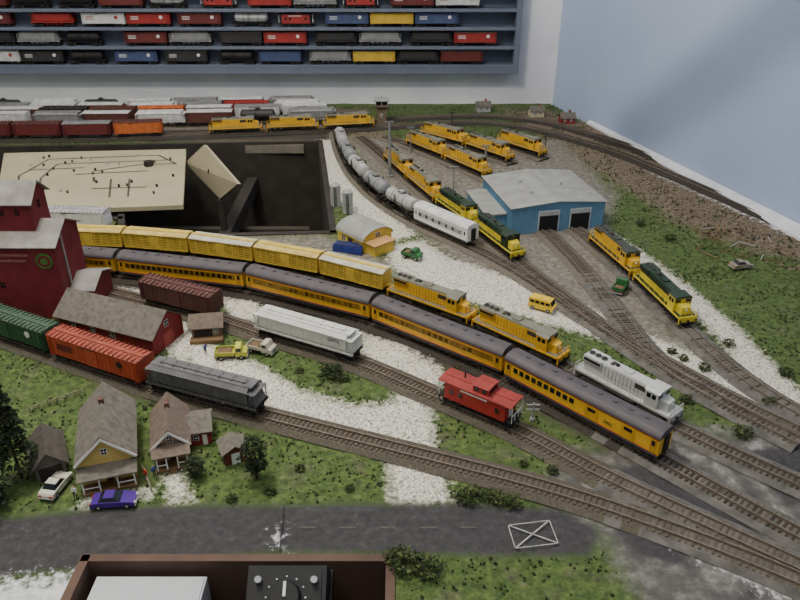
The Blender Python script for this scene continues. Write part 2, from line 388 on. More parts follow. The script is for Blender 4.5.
# front track
tr = TR['front']; s = tr.near(150, 388)-.094
DGR = mat('hopper_dark_grey', (96, 95, 96), .6, .3)
s0 = tr.near(266, 418)-.095
put('covered_hopper_car', hopper, 'front', s0, .183, (DGR,))
ORG = mat('boxcar_orange_red', (186, 76, 48), .6, .25); GRN = mat('boxcar_green', (48, 88, 56), .6, .25)
s0 -= .192; put('boxcar', boxcar, 'front', s0, .182, (ORG, mat('boxcar_orange_roof', (150, 70, 52), .7, .3)), kw={'mark': BLK})
s0 -= .191; put('boxcar', boxcar, 'front', s0, .182, (GRN, mat('green_roof', (66, 88, 68), .7)), kw={'mark': WHT})
# siding
tr = TR['siding']
BRN = mat('boxcar_brown', (88, 52, 46), .7, .25)
put('boxcar', boxcar, 'siding', tr.near(184, 311), .150, (BRN, BRN))
CRM = mat('hopper_white', (205, 205, 198), .55, .12)
o = put('covered_hopper_car', hopper, 'siding', tr.near(308, 349), .186, (CRM,))
text('GRTX', .008, BLK, o, (.06, -.0185, .034), (math.pi/2, 0, 0), 'reporting_mark')
put('caboose', caboose, 'siding', tr.near(477, 415), .118, (mat('caboose_red', (166, 44, 38), .6, .2), mat('caboose_roof', (150, 52, 46), .7, .3)))
# tank track
tr = TR['tank']
put('passenger_car', passenger, 'tank', tr.near(445, 236), .165, kw={'side': WHT, 'roof': mat('white_roof', (215, 215, 210), .6)})
TNK = mat('tank_grey', (172, 172, 168), .5, .25); TNK2 = mat('tank_silver', (140, 142, 142), .5, .25)
s = tr.near(445, 236)-.083-.065
for k in range(5):
    put('tank_car', tankcar, 'tank', s, .118, (TNK if k % 2 == 0 else TNK2,)); s -= .126
put('boxcar', boxcar, 'stub', TR['stub'].near(78, 232), .137, (WHT, LGR))
# engine track
CG = mat('loco_green', (34, 54, 36), .5, .2); CY = mat('loco_yellow', (222, 198, 54), .5, .2)
tr = TR['engine']; s = tr.near(519, 264)-.08
for k in range(2): put('diesel_locomotive', loco, 'engine', s, .160, (CG, CY, CG), kw={'cabm': CY if k else CG, 'nose': CY, 'rail': CY}); s -= .168
for k in range(2): put('diesel_locomotive', loco, 'engine', s, .165, (YEL, YEL, UGR)); s -= .172
for t, n in (('loco_b', 2), ('loco_c', 2), ('loco_d', 1)):
    s = TR[t].len-.088 if t != 'loco_b' else TR[t].near(468, 171)
    for k in range(n): put('diesel_locomotive', loco, t, s, .165, (YEL, YEL, UGR)); s -= .172
s = TR['shop_b'].near(686, 331)-.085
DKR = mat('loco_roof_dark', (62, 66, 58), .6)
put('diesel_locomotive', loco, 'shop_b', s, .170, (CG, CY, CG), kw={'cabm': CY, 'nose': CY, 'rail': CY}); s -= .178
put('diesel_locomotive', loco, 'shop_b', s, .170, (YEL, YEL, DKR), kw={'rail': CY})
# back yard
PAL = [('yd_maroon', (104, 42, 40)), ('yd_orange', (196, 104, 52)), ('yd_white', (205, 205, 202)), ('yd_yellow', (206, 172, 60)), ('yd_brown', (92, 54, 46)), ('yd_grey', (135, 135, 135)), ('yd_red', (156, 46, 42)), ('yd_blue', (66, 80, 116)), ('yd_black', (50, 48, 48))]
PALM = [mat(n, c, .6) for n, c in PAL]
tr = TR['main_a']; s = tr.near(375, 129)
for k in range(3): put('diesel_locomotive', loco, 'main_a', s-.08, .160, (YEL, YEL, UGR)); s -= .168
s -= .12; k = 0
while s > .15:
    m = PALM[[1, 0, 0, 0, 3, 3, 4, 8][k % 8]]
    put('boxcar', boxcar, 'main_a', s-.07, .134, (m, PALM[[4, 5, 4][k % 3]])); s -= .143; k += 1
for i in range(4):
    t = TR['yard_%d' % i]; s = t.len-.1-i*.05
    while s > .12:
        c = random.choice(PALM if i < 2 else [PALM[2], PALM[2], PALM[5], PALM[0], PALM[6], PALM[4]])
        r = random.random()
        if r < .08: s -= .14; continue
        if r < .3: put('covered_hopper_car', hopper, 'yard_%d' % i, s, .150, (random.choice([PALM[5], PALM[2]]),)); s -= .160
        elif r < .4: put('tank_car', tankcar, 'yard_%d' % i, s-.005, .12, (PALM[8],)); s -= .15
        else: put('boxcar', boxcar, 'yard_%d' % i, s, .137, (c, random.choice([c, PALM[5], PALM[2]]))); s -= .147

# ---------------------------------------------------------------- terrain
def poly(pts): return np.array([[G(*p).x, G(*p).y] for p in pts])
GRAVEL = [poly(p) for p in [
 [(98,286),(140,290),(150,312),(185,322),(200,345),(180,366),(165,345),(130,300)],
 [(182,338),(215,345),(262,366),(300,390),(350,404),(388,404),(432,404),(434,442),(330,434),(265,412),(225,385),(190,370)],
 [(388,400),(425,400),(434,440),(452,503),(392,503),(388,455)],
 [(362,332),(405,345),(445,372),(432,404),(390,404),(402,388),(362,364)],
 [(385,247),(420,240),(450,258),(520,280),(560,296),(640,330),(625,345),(560,327),(500,310),(440,292),(395,270)],
 [(604,228),(640,250),(700,295),(740,330),(775,366),(800,390),(850,430),(800,415),(745,385),(725,345),(690,308),(640,285),(600,255)],
 [(316,140),(336,140),(350,180),(385,207),(415,235),(395,240),(350,210),(325,192)],
 [(164,474),(182,472),(190,501),(170,503)], [(222,298),(256,300),(265,318),(235,322)],
 [(640,332),(700,355),(785,398),(790,432),(720,402),(650,362)],
 [(90,496),(78,504),(95,504),(150,496),(150,488)]]]
ASPH = [poly(p) for p in [
 [(-120,540),(-40,523),(60,513),(150,506),(285,505),(470,503),(560,508),(600,530),(590,556),(385,553),(280,551),(100,566),(-120,590)],
 [(596,470),(680,460),(790,522),(720,540),(640,508)], [(725,450),(820,444),(880,520),(785,498)], [(600,515),(660,530),(700,570),(640,556)]]]
DUST = [poly(p) for p in [
 [(345,138),(560,140),(620,195),(604,235),(650,300),(700,350),(640,352),(500,292),(400,225)],
 [(-60,232),(330,236),(400,262),(390,285),(255,255),(-60,243)]]]
PALED = [poly(p) for p in [[(560,450),(620,445),(680,425),(820,440),(900,500),(900,640),(655,640),(620,570),(590,525),(540,492)]]]
DIRT = [poly(p) for p in [
 [(500,108),(560,112),(720,168),(900,240),(900,300),(800,262),(700,235),(640,200),(560,150)],
 [(200,128),(360,118),(400,140),(340,150),(200,146)]]]
WHITE = [poly(p) for p in [[(-120,588),(-40,580),(86,568),(86,640),(-120,640)], [(272,530),(281,528),(283,551),(275,551)],
 [(640,520),(700,545),(790,600),(778,600),(700,560),(640,526)], [(700,490),(790,530),(800,542),(760,528)], [(645,170),(700,185),(800,226),(860,250),(860,262),(800,240)]]]
DARK = [poly(p) for p in [[(60,262),(255,272),(380,300),(500,350),(600,395),(660,430),(690,470),(660,482),(590,440),(500,395),(370,340),(255,306),(60,290)],
  [(130,372),(265,408),(290,420),(265,430),(130,396)], [(-200,144),(330,140),(330,120),(-200,124)]]]
def sd_poly(P, X):
    n = len(P); d = np.full(len(X), 1e9); ins = np.zeros(len(X), bool)
    for i in range(n):
        a = P[i]; b = P[(i+1) % n]; e = b-a; w = X-a
        t = np.clip((w@e)/(e@e), 0, 1); d = np.minimum(d, np.hypot(*(w-t[:, None]*e).T))
        c = (a[1] > X[:, 1]) != (b[1] > X[:, 1])
        with np.errstate(divide='ignore', invalid='ignore'):
            xi = (b[0]-a[0])*(X[:, 1]-a[1])/(b[1]-a[1])+a[0]
        ins ^= c & (X[:, 0] < xi)
    return np.where(ins, d, -d)
def zone(Z, X):
    r = np.full(len(X), -1.0)
    for P in Z: r = np.maximum(r, sd_poly(P, X))
    return r
PIT = poly([(0,150),(318,142),(330,231),(118,236),(118,217),(0,217)])
PIT[0][0] = -1.55; PIT[5][0] = -1.55
PF = PIT[3][1]
cut = poly([(88,562),(386,558)])
CUT = np.array([[cut[0][0], cut[0][1]], [cut[1][0], cut[0][1]], [cut[1][0], .30], [cut[0][0], .30]])
WA = W(553, 100); WA = Vector((WA.x, YW, 0)); WB = G(806, 237); wdir = Vector((WB.x-WA.x, WB.y-WA.y)).normalized()
wn = Vector((wdir.y, -wdir.x)); 
if wn.x < 0: wn = -wn
xs = np.arange(-1.7, 1.4, .009); ys = np.arange(.34, YW+.001, .009)
XX, YY = np.meshgrid(xs, ys); X = np.c_[XX.ravel(), YY.ravel()]
def fbm(X, f, seed):
    r = np.random.default_rng(seed); o = np.zeros(len(X))
    for k in range(10):
        a = r.uniform(0, 6.28); q = f*r.uniform(.6, 1.8); o += np.sin(X[:, 0]*q*math.cos(a)+X[:, 1]*q*math.sin(a)+r.uniform(0, 6.28))
    return o/10
Z = T+fbm(X, 60, 1)*.0022-.0008
side = (X[:, 0]-WA.x)*wn.x+(X[:, 1]-WA.y)*wn.y
inp = sd_poly(PIT, X) > 0; inc = sd_poly(CUT, X) > 0
bad = inp | inc | (side > -.002)
nx = len(xs); ny = len(ys)
idx = np.arange(nx*ny).reshape(ny, nx)
q = np.stack([idx[:-1, :-1], idx[:-1, 1:], idx[1:, 1:], idx[1:, :-1]], -1).reshape(-1, 4)
q = q[~bad[q].any(1)]
me = bpy.data.meshes.new('terrain'); me.from_pydata(np.c_[X, Z].tolist(), [], q.tolist())
for nm, zz in (('gravel', GRAVEL), ('asph', ASPH), ('dust', DUST), ('paled', PALED), ('dirt', DIRT), ('white', WHITE), ('dark', DARK)):
    a = me.attributes.new(nm, 'FLOAT', 'POINT'); a.data.foreach_set('value', np.clip(zone(zz, X)/.05*.5+.5, 0, 1).astype(np.float32))
for p in me.polygons: p.use_smooth = True
tm = bpy.data.materials.new('scenery_ground'); tm.use_nodes = True
nt = tm.node_tree; N = nt.nodes; L = nt.links; bs = N['Principled BSDF']; bs.inputs['Roughness'].default_value = .95
tc = N.new('ShaderNodeTexCoord')
def noise(sc, det=5, rough=.6):
    n = N.new('ShaderNodeTexNoise'); n.inputs['Scale'].default_value = sc; n.inputs['Detail'].default_value = det; n.inputs['Roughness'].default_value = rough
    L.new(tc.outputs['Object'], n.inputs['Vector']); return n.outputs['Fac']
def ramp(src, stops):
    r = N.new('ShaderNodeValToRGB'); e = r.color_ramp.elements
    e[0].position, e[0].color = stops[0][0], (*lin(stops[0][1]), 1); e[1].position, e[1].color = stops[-1][0], (*lin(stops[-1][1]), 1)
    for p, c in stops[1:-1]:
        k = e.new(p); k.color = (*lin(c), 1)
    L.new(src, r.inputs['Fac']); return r.outputs['Color']
def mix(f, a, b):
    m = N.new('ShaderNodeMix'); m.data_type = 'RGBA'; L.new(f, m.inputs[0]); L.new(a, m.inputs[6]); L.new(b, m.inputs[7]); return m.outputs[2]
def math_(op, a, b):
    m = N.new('ShaderNodeMath'); m.operation = op
    for i, x in enumerate((a, b)):
        if isinstance(x, (int, float)): m.inputs[i].default_value = x
        else: L.new(x, m.inputs[i])
    return m.outputs[0]
nf = noise(90, 8, .7); nc = noise(14, 4); nv = noise(420, 3, .7); nm_ = noise(26, 6, .65)
def fac(attr, amp=.5, lo=.44, hi=.58, nn=None):
    a = N.new('ShaderNodeAttribute'); a.attribute_name = attr
    s = math_('ADD', a.outputs['Fac'], math_('MULTIPLY', math_('SUBTRACT', nn or nf, .5), amp))
    m = N.new('ShaderNodeMapRange'); m.inputs['From Min'].default_value = lo; m.inputs['From Max'].default_value = hi
    L.new(s, m.inputs['Value']); return m.outputs[0]
grass = ramp(nf, [(.3, (40, 50, 24)), (.45, (64, 82, 38)), (.58, (84, 102, 48)), (.72, (114, 120, 76))])
earth = ramp(nf, [(.3, (62, 58, 46)), (.5, (92, 88, 70)), (.7, (124, 120, 100))])
col = mix(ramp(nm_, [(.54, (0, 0, 0)), (.68, (215, 215, 215))]), grass, earth)
col = mix(fac('dirt', .9, .3, .8, nm_), col, ramp(nf, [(.3, (72, 60, 48)), (.5, (110, 96, 78)), (.7, (148, 136, 116))]))
col = mix(fac('dust', .8, .35, .75, nm_), col, ramp(nf, [(.3, (78, 74, 68)), (.5, (118, 112, 102)), (.7, (156, 150, 140))]))
col = mix(fac('paled', .8, .35, .7, nm_), col, ramp(nm_, [(.32, (62, 60, 60)), (.48, (92, 90, 87)), (.58, (122, 119, 114)), (.7, (170, 168, 164))]))
col = mix(fac('dark', .6, .4, .65), col, ramp(nv, [(.3, (34, 31, 28)), (.7, (82, 76, 68))]))
vor = N.new('ShaderNodeTexVoronoi'); vor.inputs['Scale'].default_value = 330; L.new(tc.outputs['Object'], vor.inputs['Vector'])
col = mix(fac('gravel', .7, .42, .6), col, ramp(vor.outputs['Distance'], [(.1, (238, 235, 224)), (.55, (208, 203, 190)), (.85, (136, 130, 118))]))
col = mix(fac('asph', .35, .44, .56), col, ramp(nf, [(.3, (46, 44, 46)), (.6, (66, 64, 66)), (.75, (92, 90, 92))]))
col = mix(fac('white', 1.1, .48, .68), col, ramp(nf, [(.3, (170, 170, 172)), (.6, (222, 222, 224))]))
L.new(col, bs.inputs['Base Color'])
bp = N.new('ShaderNodeBump'); bp.inputs['Strength'].default_value = .7; bp.inputs['Distance'].default_value = .003
L.new(math_('ADD', nf, math_('MULTIPLY', nv, .5)), bp.inputs['Height']); L.new(bp.outputs['Normal'], bs.inputs['Normal'])
me.materials.append(tm)
table = bpy.data.objects.new('model_railroad_layout_table', None); bpy.context.scene.collection.objects.link(table)
to = bpy.data.objects.new('terrain', me); bpy.context.scene.collection.objects.link(to); to.parent = table
WOOD = mat('fascia_wood', (120, 92, 62), .7, .4, 20); DWD = mat('dark_framing', (54, 49, 43), .9, .4, 25)
mb = MB()
def wallboard(P, z0, z1, th, m, top=None):
    n = len(P); c = P.mean(0)
    for i in range(n):
        a = P[i]; b = P[(i+1) % n]; d = (b-a)/np.hypot(*(b-a)); nn = np.array([d[1], -d[0]])
        if nn@(a-c) < 0: nn = -nn
        a2 = a-d*th*.9; b2 = b+d*th*.9
        mb.hexa([(*a2, z0), (*b2, z0), (*(b2+nn*th), z0), (*(a2+nn*th), z0), (*a2, z1), (*b2, z1), (*(b2+nn*th), z1), (*(a2+nn*th), z1)], m)
wallboard(PIT, T-.32, T+.0015, .014, DWD)
mb.add([(*p, T-.32) for p in PIT], [(0, 1, 2, 3, 4, 5)], DWD)  # dark bottom sheet, added so the pit reads as unlit
for k in range(4):
    x = -.45-.28*k; mb.box(x, x+.03, PF+.06, PIT[1][1]-.02, T-.14, T-.10, DWD)
mb.box(-1.5, -.25, 1.86, 1.88, T-.24, T-.17, mat('beam', (72, 66, 56), .8)); 
mb.box(-.62, -.28, PIT[1][1]-.012, PIT[1][1]-.002, T-.030, T-.006, mat('pale_strip', (122, 116, 102), .8))
wallboard(CUT, T-.25, T+.0015, .010, mat('cardboard_brown', (92, 70, 58), .8, .3, 15))
mb.add([(*p, T-.25) for p in CUT], [(0, 1, 2, 3)], DWD)
for x in (-1.6, -.6, .5, 1.1):
    for y in (.5, 2.35):
        if x == 1.1 and y > 2: continue
        mb.box(x, x+.05, y, y+.05, 0, T-.33 if y < 1 else T-.06, DWD)
mb.box(CUT[1][0]+.015, 1.1, .33, .345, T-.12, T-.001, WOOD); mb.box(-1.7, CUT[0][0]-.015, .33, .345, T-.12, T-.001, WOOD)
mb.obj('fascia_and_frame', parent=table)

allq = np.vstack([t.Q for t in TR.values()]); kd = kdtree.KDTree(len(allq))
for i, p in enumerate(allq): kd.insert((p[0], p[1], 0), i)
kd.balance()
def nudge(g, dmin):
    for _ in range(12):
        co, i, d = kd.find((g.x, g.y, 0))
        if d >= dmin: break
        v = Vector((g.x-co.x, g.y-co.y, 0)); v = v.normalized() if v.length > 1e-5 else Vector((1, 0, 0))
        g = g+v*(dmin-d+.002)
    return g
def scatter(n, cond, gap=.022):
    pts = np.c_[rng.uniform(-1.2, 1.3, n), rng.uniform(.5, 2.5, n)]
    s2 = (pts[:, 0]-WA.x)*wn.x+(pts[:, 1]-WA.y)*wn.y
    k = cond(pts) & (s2 < -.02) & (sd_poly(PIT, pts) < -.016) & (sd_poly(CUT, pts) < -.016)
    return [p for p in pts[k] if kd.find((p[0], p[1], 0))[2] > gap]
TUF = [mat('tuft_dark_green', (42, 54, 26), .95), mat('tuft_green', (66, 86, 40), .95), mat('tuft_olive', (98, 106, 58), .95), mat('tuft_tan', (120, 112, 82), .95)]
def nograss(p): return (zone(GRAVEL+ASPH+WHITE+DARK+PALED, p) < -.004) & (zone(DUST, p) < -.0) & ((fbm(p, 50, 5)+rng.uniform(-.3, .3, len(p))) > -.08)
mb = MB()
for p in scatter(70000, nograss):
    m = TUF[min(3, int(abs(random.gauss(0, 1.2))))]; z = T-.001; r = random.uniform(.0012, .0030); h = random.uniform(.0015, .0045); a = random.uniform(0, 6)
    b = [(p[0]+r*math.cos(a+k*1.57), p[1]+r*math.sin(a+k*1.57), z) for k in range(4)]
    mb.add(b+[(p[0]+random.uniform(-r, r), p[1]+random.uniform(-r, r), z+h)], [(0, 1, 4), (1, 2, 4), (2, 3, 4), (3, 0, 4)], m)
mb.obj('grass_tufts', norm=False, parent=table)
STN = [mat('stone_white', (236, 232, 220), .9), mat('stone_beige', (204, 197, 182), .9), mat('stone_grey', (146, 140, 128), .9)]
mb = MB()
for p in scatter(110000, lambda p: (zone(GRAVEL, p)+rng.normal(0, .007, len(p)) > 0) & (zone(ASPH, p) < -.003), .02):
    m = STN[min(2, int(abs(random.gauss(0, .8))))]; r = random.uniform(.0007, .0019); a = random.uniform(0, 3); z = T
    b = [(p[0]+r*math.cos(a+k*2.09), p[1]+r*math.sin(a+k*2.09), z) for k in range(3)]
    mb.add(b+[(p[0], p[1], z+r*1.3)], [(0, 1, 3), (1, 2, 3), (2, 0, 3)], m)
mb.obj('gravel_stones', norm=False, parent=table)

# ---------------------------------------------------------------- buildings
def win(mb, x, z, w, h, y, fm=WHT, axis='y', s=-1):
    if axis == 'y':
        mb.box(x-w/2-.0008, x+w/2+.0008, y-.0006, y+.0006, z-.0008, z+h+.0008, fm); mb.box(x-w/2, x+w/2, y-.0009, y+.0009, z, z+h, GLS)
        mb.box(x-.0003, x+.0003, y-.0012, y+.0012, z, z+h, fm); mb.box(x-w/2, x+w/2, y-.0012, y+.0012, z+h/2-.0003, z+h/2+.0003, fm)
    else:
        mb.box(y-.0006, y+.0006, x-w/2-.0008, x+w/2+.0008, z-.0008, z+h+.0008, fm); mb.box(y-.0009, y+.0009, x-w/2, x+w/2, z, z+h, GLS)
        mb.box(y-.0012, y+.0012, x-.0003, x+.0003, z, z+h, fm); mb.box(y-.0012, y+.0012, x-w/2, x+w/2, z+h/2-.0003, z+h/2+.0003, fm)
def gable(mb, x0, x1, y0, y1, z0, h, rh, wm, rm, ridge='y', ov=.004, th=.0015, clap=True):
    mb.box(x0, x1, y0, y1, z0, h, wm)
    if clap:
        z = z0+.004
        while z < h: mb.box(x0-.0002, x1+.0002, y0-.0002, y1+.0002, z, z+.0003, wm); z += .004
    if ridge == 'y':
        c = (x0+x1)/2; mb.prism([(x0, h), (x1, h), (c, h+rh)], 'y', y0, y1, wm)
        k = rh/((x1-x0)/2)
        for a in (x0-ov, x1+ov):
            mb.prism([(a, h-ov*k), (c, h+rh), (c, h+rh+th), (a, h-ov*k+th)], 'y', y0-ov, y1+ov, rm)
    else:
        c = (y0+y1)/2; mb.prism([(y0, h), (y1, h), (c, h+rh)], 'x', x0, x1, wm)
        k = rh/((y1-y0)/2)
        for a in (y0-ov, y1+ov):
            mb.prism([(a, h-ov*k), (c, h+rh), (c, h+rh+th), (a, h-ov*k+th)], 'x', x0-ov, x1+ov, rm)
def frame(pA, pB):
    a = G(*pA); b = G(*pB); d = b-a; return (a.x, a.y, T-.0005), math.atan2(d.y, d.x), d.length
ROOFG = mat('weathered_shingle_roof', (110, 104, 95), .9, .4, 120, bump=.4); ROOFB = mat('brownish_shingle_roof', (112, 98, 86), .9, .35, 120, bump=.4)
MROOF = mat('metal_roof', (156, 156, 150), .6, .25, 40); EROOF = mat('elevator_roof', (140, 136, 130), .8, .35, 40); DRED = mat('elevator_red', (122, 36, 42), .8, .3, 40)
BRED = mat('barn_red', (140, 42, 42), .75, .3)

# grain elevator
mb = MB(); loc, a, w = frame((-70, 318), (72, 318)); w = .243
gable(mb, 0, w, 0, .10, 0, .138, .026, DRED, EROOF, 'x', .006, clap=True)
gable(mb, .04, w-.035, .025, .085, .13, .205, .024, DRED, EROOF, 'x', .007)
gable(mb, w-.03, w+.04, .02, .10, 0, .045, .015, DRED, EROOF, 'x', .004)
for x in (.09, .125, .16, .185): win(mb, x, .180, .007, .010, .025, DRED)
win(mb, .055, .184, .008, .012, w-.035, DRED, axis='x')
for x in (w-.17, w-.1): win(mb, x, .060, .008, .011, 0, DRED)
mb.box(w-.14, w-.11, -.001, .001, 0, .035, mat('dock_door', (90, 60, 40), .8))
EMB = mat('emblem_green', (70, 120, 50), .6); FAD = mat('faded_sign_paint', (150, 96, 92), .8, .4, 150)
ex, ez = w-.020, .110
mb.cyl((ex, -.0005, ez), (ex, -.002, ez), .014, EMB, 24); mb.cyl((ex, -.001, ez), (ex, -.0024, ez), .0105, DRED, 24); mb.cyl((ex, -.001, ez), (ex, -.0028, ez), .006, EMB, 20)
mb.box(w-.10, w-.045, -.0006, 0, .118, .122, FAD); mb.box(w-.10, w-.05, -.0006, 0, .108, .112, FAD)
mb.cyl((w+.001, .03, .0), (w+.001, .03, .15), .002, MROOF, 8); mb.box(w-.02, w+.05, -.02, .02, 0, .012, WOOD)
mb.obj('grain_elevator', loc, a)
# barn
mb = MB(); loc, a, w = frame((62, 332), (155, 356)); gable(mb, 0, w, 0, .075, 0, .036, .028, BRED, ROOFG, 'x', .006)
for x in (.03, .07, .11): win(mb, x, .014, .009, .012, 0)
mb.box(w-.0005, w+.001, .025, .05, 0, .026, mat('barn_door', (160, 66, 60), .7)); win(mb, .037, .036, .008, .01, w, axis='x')
mb.obj('barn', loc, a)
mb = MB(); loc, a, w = frame((193, 340), (222, 338)); gable(mb, 0, w, 0, .04, 0, .025, .012, mat('shed_tan', (128, 108, 82), .8), ROOFB, 'x', .005)
mb.box(.004, w-.014, -.001, .001, 0, .018, DWD); win(mb, w-.009, .010, .006, .008, 0); mb.box(-.003, w+.003, -.014, 0, 0, .006, WOOD); mb.obj('freight_shed', loc, a)
# houses
def house(name, pA, pB, d, h, rh, wm, rm, porch=True):
    mb = MB(); loc, a, w = frame(pA, pB)
    gable(mb, 0, w, 0, d, 0, h, rh, wm, rm, 'y', .005)
    mb.prism([(-.005, h-.002), (w/2, h+rh-.001), (w+.005, h-.002), (w+.003, h-.004), (w/2, h+rh-.005), (-.003, h-.004)], 'y', -.0058, -.0046, WHT)
    win(mb, w/2, h+rh*.15, .006, .008, 0)
    mb.box(w*.5-.004, w*.5+.004, -.001, .001, .003, .021, DWD); win(mb, w*.2, .009, .007, .012, 0); win(mb, w*.8, .009, .007, .012, 0)
    for y in (d*.25, d*.55, d*.82):
        win(mb, y, .010, .007, .012, 0, axis='x'); win(mb, y, .010, .007, .012, w, axis='x')
    if porch:
        mb.box(0, w, -.018, 0, 0, .003, WOOD)
        mb.hexa([(-.003, -.021, .024), (w+.003, -.021, .024), (w+.003, 0, .030), (-.003, 0, .030), (-.003, -.021, .0255), (w+.003, -.021, .0255), (w+.003, 0, .0315), (-.003, 0, .0315)], rm)
        for x in (.002, w*.33, w*.66, w-.002): mb.cyl((x, -.017, .003), (x, -.017, .025), .001, WHT, 6)
        for x0, x1 in ((.002, w*.33), (w*.66, w-.002)): mb.box(x0, x1, -.0175, -.0165, .010, .011, WHT)
        mb.box(w*.4, w*.6, -.024, -.018, 0, .0015, WOOD)
    cx = w*.5; mb.box(cx-.003, cx+.003, d*.6, d*.6+.006, h+rh*.7, h+rh+.006, mat('chimney_brick', (104, 72, 62), .9))
    return mb.obj(name, loc, a)
HY = mat('house_cream_yellow', (200, 174, 98), .8, .2); HT = mat('house_tan', (160, 132, 96), .8, .25)
house('house', (84, 487), (138, 476), .11, .040, .034, HY, ROOFG)
house('house', (157, 464), (190, 458), .075, .030, .024, HT, ROOFB)
mb = MB(); loc, a, w = frame((191, 446), (212, 443)); gable(mb, 0, w, 0, .045, 0, .022, .010, BRED, ROOFG, 'x', .003); win(mb, w*.3, .009, .006, .008, 0); mb.box(w*.6, w*.6+.006, -.001, .001, 0, .017, WHT); mb.obj('garden_shed', loc, a)
mb = MB(); loc, a, w = frame((226, 466), (247, 460)); gable(mb, 0, w, 0, .026, 0, .021, .008, mat('hut_dark_red', (110, 54, 42), .8), ROOFG, 'y', .004); mb.box(w*.3, w*.7, -.001, .001, 0, .017, WHT); win(mb, .013, .009, .006, .008, w, axis='x'); mb.obj('outhouse', loc, a)
mb = MB(); loc, a, w = frame((38, 483), (68, 474)); gable(mb, 0, w, .0, .06, 0, .024, .018, mat('garage_grey', (110, 106, 98), .8), mat('garage_roof', (78, 72, 66), .9, .4, 120), 'y', .005); mb.box(.004, w-.004, -.001, .001, 0, .02, DWD); win(mb, .03, .01, .006, .008, w, axis='x'); mb.obj('garage', loc, a)
# blue engine house
BLU = mat('engine_house_blue', (98, 142, 172), .6, .15, 30); BLD = mat('engine_house_blue_rib', (78, 120, 152), .6)
mb = MB(); loc, a, w = frame((510, 235), (602, 227)); d = .20; h = .060
gable(mb, 0, w, 0, d, 0, h, .009, BLU, MROOF, 'y', .004, clap=False)
x = .004
while x < w: mb.box(x, x+.001, -.0006, 0, 0, h+.002, BLD); x += .006
y = .004
while y < d: mb.box(-.0006, 0, y, y+.001, 0, h, BLD); y += .006
for cx in (w*.40, w*.74):
    mb.box(cx-.024, cx+.024, -.0012, .001, 0, .050, mat('door_trim', (190, 198, 204), .6)); mb.box(cx-.021, cx+.021, -.002, .001, 0, .047, mat('door_opening_dark', (18, 18, 20), .9)); mb.box(cx-.021, cx+.021, -.0026, .001, .039, .047, LGR)
for y in (.04, .09, .14): win(mb, y, .020, .016, .012, 0, axis='x')
mb.box(-.045, -.0005, .03, .175, 0, .036, BLU); mb.box(-.048, 0, .027, .178, .036, .039, MROOF); mb.box(-.03, -.018, .0285, .031, 0, .02, WHT); win(mb, .08, .015, .014, .010, -.045, axis='x')
for x, y in ((w*.3, .06), (w*.3, .13), (w*.7, .1)): mb.cyl((x, y, h+.003), (x, y, h+.014), .004, LGR, 10)
mb.obj('engine_house', loc, a)
# yellow workshop with arched roof
YB = mat('workshop_yellow', (216, 186, 70), .7, .2)
loc, a, w = frame((338, 240), (372, 254)); mb = MB(); w = .085; d = .075
mb.box(0, w, 0, d, 0, .024, YB)
pf = [(d/2-(d/2+.003)*math.cos(t), .024+.020*math.sin(t)) for t in np.linspace(0, math.pi, 13)]
mb.prism(pf, 'x', 0, w, YB); mb.prism([(p[0], p[1]+.0015) for p in pf]+[(p[0], p[1]) for p in pf[::-1]][1:-1], 'x', -.003, w+.003, MROOF)
win(mb, .02, .009, .010, .009, 0); win(mb, .065, .009, .010, .009, 0); mb.box(.036, .050, -.001, .001, 0, .019, DWD)
mb.box(w-.0002, w+.001, .02, .055, 0, .024, LGR); win(mb, .0375, .028, .012, .007, w, axis='x'); mb.box(w, w+.03, .005, d-.02, 0, .022, YB); mb.box(w-.002, w+.033, .002, d-.017, .022, .0245, mat('canopy_orange', (196, 150, 96), .7))
mb.obj('workshop', loc, a-.1)
BC = mat('crate_blue', (44, 62, 140), .5)
mb = MB(); loc, a, w = frame((334, 245), (362, 249)); mb.box(0, w, 0, .025, 0, .014, BC)
for k in range(6): mb.box(k*w/6, k*w/6+.001, -.0008, .0258, 0, .0148, BC)
mb.box(.002, w-.002, .002, .023, .014, .016, mat('crate_dark', (26, 34, 84), .6)); mb.obj('blue_container', (loc[0], loc[1]-.03, loc[2]), a)
for px, py in ((336, 205), (348, 212)):
    mb = MB(); mb.cyl((0,0,0), (0,0,.05), .012, LGR, 18); mb.cyl((0,0,.05), (0,0,.057), .0125, MROOF, 18, .002)
    for z in (.01, .02, .03, .04): mb.cyl((0,0,z), (0,0,z+.0008), .0123, MROOF, 18)
    ladder(mb, 0, -.0128, 0, .05, BLK); g = G(px, py); mb.obj('storage_silo', (g.x, g.y, T-.0005))
def tower(px, py, h, m):
    mb = MB(); mb.box(-.014, .014, -.014, .014, 0, h*.65, m); mb.box(-.020, .020, -.020, .020, h*.65, h*.68, BLK)
    mb.box(-.019, .019, -.019, .019, h*.68, h*.75, m); mb.box(-.018, .018, -.018, .018, h*.75, h*.9, GLS)
    for x in (-.018, 0, .018):
        for y in (-.018, .018): mb.box(x-.001, x+.001, y-.001, y+.001, h*.75, h*.9, LGR)
    mb.box(-.024, .024, -.024, .024, h*.9, h*.94, LGR); mb.cyl((0,0,h*.93), (0,0,h*1.1), .0006, BLK, 5)
    win(mb, 0, h*.3, .006, .01, -.014); g = nudge(G(px, py), .036); mb.obj('yard_tower', (g.x, g.y, T-.0005))
tower(382, 123, .085, mat('tower_brown', (112, 96, 80), .8))
